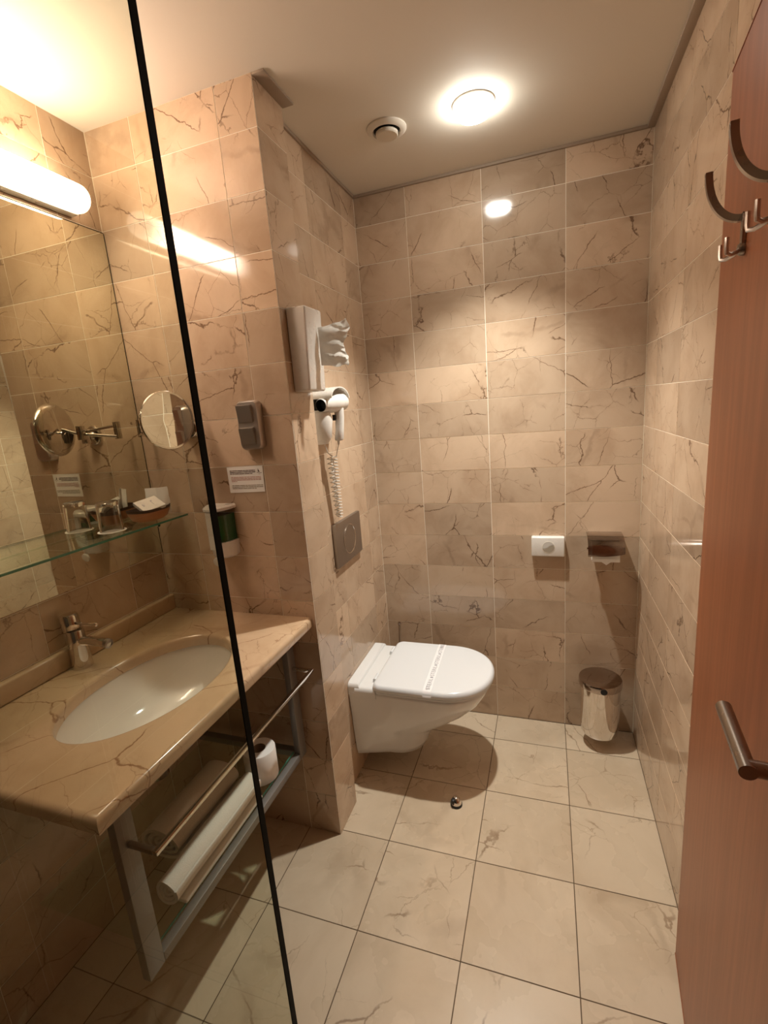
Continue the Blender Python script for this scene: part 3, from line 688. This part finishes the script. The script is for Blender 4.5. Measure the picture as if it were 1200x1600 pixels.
t = thing('paper_holder', 'chrome covered toilet paper holder on the back wall', 'paper holder', (.455, 0, .83))
PX0, PX1 = .386, .520
b = B(); R_ = []; nP = 26
for j in range(nP + 1):
    f_ = j / nP; row = []
    x = PX0 + (PX1 - PX0) * f_
    cut = 106 - 14 * f_ ** 3        # lower edge sweeps up a little to the right
    for k in range(21):
        a = math.radians(90 + (cut) * k / 20); row.append(b.verts.new((x, -.062 + .060 * math.cos(a) * 1.0, .872 + .056 * math.sin(a))))
    R_.append(row)
for r0, r1 in zip(R_, R_[1:]):
    for k in range(20): b.faces.new((r0[k], r0[k + 1], r1[k + 1], r1[k]))
bmesh.ops.solidify(b, geom=b.faces[:], thickness=.0015); box(b, PX0, PX1, -.066, -.0005, .925, .9285, .001); finish('cover', b, DSTEEL, t)
b = B(); tube(b, [(PX0 - .0, -.062, .872), (PX1, -.062, .872)], .006, 14); box(b, PX0 + .03, PX1 - .03, -.012, -.0005, .885, .924, .002); finish('spindle', b, CHROME, t)
t = thing('paper_roll', 'toilet paper roll in the chrome holder with folded end', 'toilet paper', (.453, -.062, .83))
b = B(); lathe(b, [(.012, 0), (.046, 0), (.046, .100), (.012, .100), (.012, 0)], (.403, -.062, .872), (1, 0, 0), 44, False, False); finish('paper', b, PAPER, t)
b = B(); ribbon(b, [(.453, -.1085, .872), (.453, -.109, .850), (.453, -.109, .832)], (1, 0, 0), .100, .0008); finish('paper_end', b, PAPER, t)
b = B(); loft(b, [[(.418, y, .846), (.488, y, .846), (.454, y, .820)] for y in (-.1102, -.1112)]); finish('folded_tip', b, PAPER, t, smooth=False)

# ------------------------------------------------------------------ waste bin
bx_, by_ = .441, -.103
t = thing('waste_bin', 'small polished steel waste bin with lid hung low in the corner', 'bin', (bx_, by_, .06))
b = B(); lathe(b, [(.060, .062), (.070, .064), (.0735, .070), (.0765, .12), (.079, .20), (.080, .285)], (bx_, by_, 0), n=56, cap1=True); finish('body', b, CHROME, t)
b = B(); lathe(b, [(.080, .287), (.0845, .288), (.0850, .294), (.0850, .312), (.083, .317), (.075, .3195), (.03, .3215), (.001, .322)], (bx_, by_, 0), n=56); lid = finish('lid', b, DSTEEL, t)
b = B(); lathe(b, [(.013, 0), (.013, .0026), (.009, .0034)], (bx_ + .006, by_ - .0838, .302), (.07, -1, 0), 20); finish('catch', b, BLACK, lid)
finish('wall_bracket', box(B(), bx_ - .02, bx_ + .02, -.024, -.0005, .20, .28, .003), CHROME, t)

# door stop on the floor
t = thing('door_stop', 'small round chrome door stop with black rubber on the floor', 'door stop', (-.102, -.575, 0))
b = B(); lathe(b, [(.0225, .0003), (.0225, .008), (.021, .010)], (-.102, -.575, 0), n=36); finish('base', b, BLACK, t)
b = B(); rr = []
for k in range(9): a = PI / 2 * k / 8; rr.append((.0205 * math.cos(a), .0102 + .026 * math.sin(a)))
lathe(b, rr, (-.102, -.575, 0), n=36); finish('dome', b, CHROME, t)
b = B(); box(b, -.0225, -.004, -.007, .007, .013, .034, .003); bmesh.ops.transform(b, matrix=Matrix.Translation((-.102, -.575, 0)) @ Matrix.Rotation(math.radians(55), 4, 'Z'), verts=b.verts); finish('rubber_pad', b, BLACK, t)

# ------------------------------------------------------------------ ceiling lamp and vent
CLX, CLY = .030, -.405
t = thing('ceiling_lamp', 'bright round ceiling lamp over the toilet', 'lamp', (CLX, CLY, H))
b = B(); lathe(b, [(.052, -.0005), (.063, -.0005), (.063, -.004), (.060, -.007), (.052, -.007)], (CLX, CLY, H), n=48, cap0=False, cap1=False); finish('ring', b, WHITE, t)
b = B(); lathe(b, [(.0515, -.004), (.0560, -.010), (.0560, -.020), (.0535, -.028), (.0470, -.034), (.0455, -.0345)], (CLX, CLY, H), n=48, cap0=False, cap1=False); finish('dome', b, emit('dome_glow', DOME_COLOR, DOME_STRENGTH), t)
b = B(); lathe(b, [(.0453, -.0345), (.03, -.0365), (.001, -.037)], (CLX, CLY, H), n=48, cap0=False, cap1=True); finish('lens', b, emit('lens_glow', DOME_COLOR, 60.0), t)
sp_ = bpy.data.lights.new('reflector_bulb', 'SPOT'); sp_.energy = BULB_WATTS; sp_.color = DOME_COLOR; sp_.spot_size = math.radians(98); sp_.spot_blend = 1.0; sp_.shadow_soft_size = .022
so = bpy.data.objects.new('reflector_bulb', sp_); COL.objects.link(so); so.parent = t; so.location = (0, 0, -.062)     # the reflector bulb's downward beam

VX, VY = -.246, -.402
t = thing('air_vent', 'round white extractor vent in the ceiling', 'vent', (VX, VY, H))
b = B(); lathe(b, [(.042, -.0005), (.064, -.0005), (.064, -.004), (.056, -.011), (.046, -.012), (.042, -.006)], (VX, VY, H), n=48, cap0=False, cap1=False); finish('collar', b, plain('vent_white', (.72, .66, .57), .5), t)
b = B(); lathe(b, [(.043, -.0008), (.001, -.001)], (VX, VY, H), n=40, cap0=False, cap1=True); finish('duct_shade', b, DARK, t)  # flat dark disc, the shade of the duct put into its colour
b = B(); lathe(b, [(.008, -.001), (.008, -.006), (.030, -.008), (.036, -.013), (.036, -.020), (.033, -.023), (.001, -.0235)], (VX, VY, H), n=44); finish('valve_disc', b, plain('vent_disc', (.66, .59, .49), .5), t)

# ------------------------------------------------------------------ door against the right wall
PRG = plain('hook_prong_steel', (.62, .57, .52), .32, 1.)
dv = Vector((-.0985, -1, 0)).normalized(); dnm = Vector((-dv.y, dv.x, 0)) * -1      # dnm points into the room (-x)
if dnm.x > 0: dnm = -dnm
DE = Vector((.552, -.925, 0))
def dpt(s, c, z): return DE + dv * s + dnm * c + Vector((0, 0, z))
def dbox(bm, s0, s1, c0, c1, z0, z1, bev=0.):
    r = bmesh.ops.create_cube(bm, size=1)['verts']
    for v_ in r: v_.co = dpt(s0 + (v_.co.x + .5) * (s1 - s0), c0 + (v_.co.y + .5) * (c1 - c0), z0 + (v_.co.z + .5) * (z1 - z0))
    if bev: bmesh.ops.bevel(bm, geom=list({e for v_ in r for e in v_.link_edges}), offset=bev, segments=2, affect='EDGES')
    return bm
d1 = thing('door_1', 'cherry wood door leaf standing open along the right wall', 'door', tuple(DE)); d1['kind'] = 'structure'; del d1['category']
finish('leaf', dbox(B(), 0, .82, -.034, 0, .006, 2.034, .0015), WOOD, d1)
b = B(); hs, hz = .607, 1.070
tube(b, [dpt(hs, .001, hz), dpt(hs, .03, hz), dpt(hs, .050, hz)], .0095, 18); lathe(b, [(.0255, .0008), (.0255, .008), (.023, .010)], dpt(hs, 0, hz), dnm, 30); hd = finish('door_handle', b, DCHROME, d1)
b = B(); tube(b, [dpt(hs + .0095, .050, hz), dpt(hs - .05, .050, hz + .001), dpt(hs - .112, .050, hz + .002)], .0095, 18); finish('grip', b, DCHROME, hd)

def hook(s, label):
    z0 = 1.700; org = dpt(s, 0, z0 - .02)
    t = thing('coat_hook', label, 'hook', tuple(org), 'coat hooks on the door')
    finish('stem', dbox(B(), s - .0065, s + .0065, .0005, .006, z0 - .002, z0 + .052, .001), DCHROME, t)
    b = B(); pts = []
    for k in range(19):
        a = PI / 2 * k / 18; pts.append(dpt(s - .022 * math.sin(a), .004 + .047 * math.sin(a), z0 + .046 + .082 * (1 - math.cos(a))))
    ribbon(b, pts, dv, .0095, .0102); finish('upper_arm', b, DCHROME, t)
    for sg in (-1, 1):
        b = B(); pts = [dpt(s, .004, z0 + .002), dpt(s + sg * .008, .012, z0 - .005), dpt(s + sg * .017, .022, z0 - .0085), dpt(s + sg * .022, .0275, z0 - .007), dpt(s + sg * .0235, .0285, z0 + .000), dpt(s + sg * .0235, .0287, z0 + .016)]
        tube(b, pts, .0034, 8); finish('lower_prong', b, PRG, t)
    b = B(); lathe(b, [(.010, .0005), (.010, .006), (.007, .010), (.001, .011)], dpt(s, 0, z0 + .0), dnm, 24); finish('boss', b, DCHROME, t)
hook(.178, 'steel coat hook on the wooden door, whole hook in view')
hook(.345, 'steel coat hook on the wooden door, cut off by the photo edge')

# ------------------------------------------------------------------ shower screen in front of the worktop
GX, GY = -.113, -1.66
t = thing('shower_screen', 'tall clear glass shower screen with dark vertical edge before the worktop', 'shower screen', ((XM + GX) / 2, GY, 0))
finish('pane', box(B(), XM + .003, GX - .0015, GY - .0045, GY + .0045, .004, 2.06), PANE, t, smooth=False)
finish('dark_edge', box(B(), GX - .0013, GX + .0003, GY - .0047, GY + .0047, .004, 2.06), BEDGE, t, smooth=False)
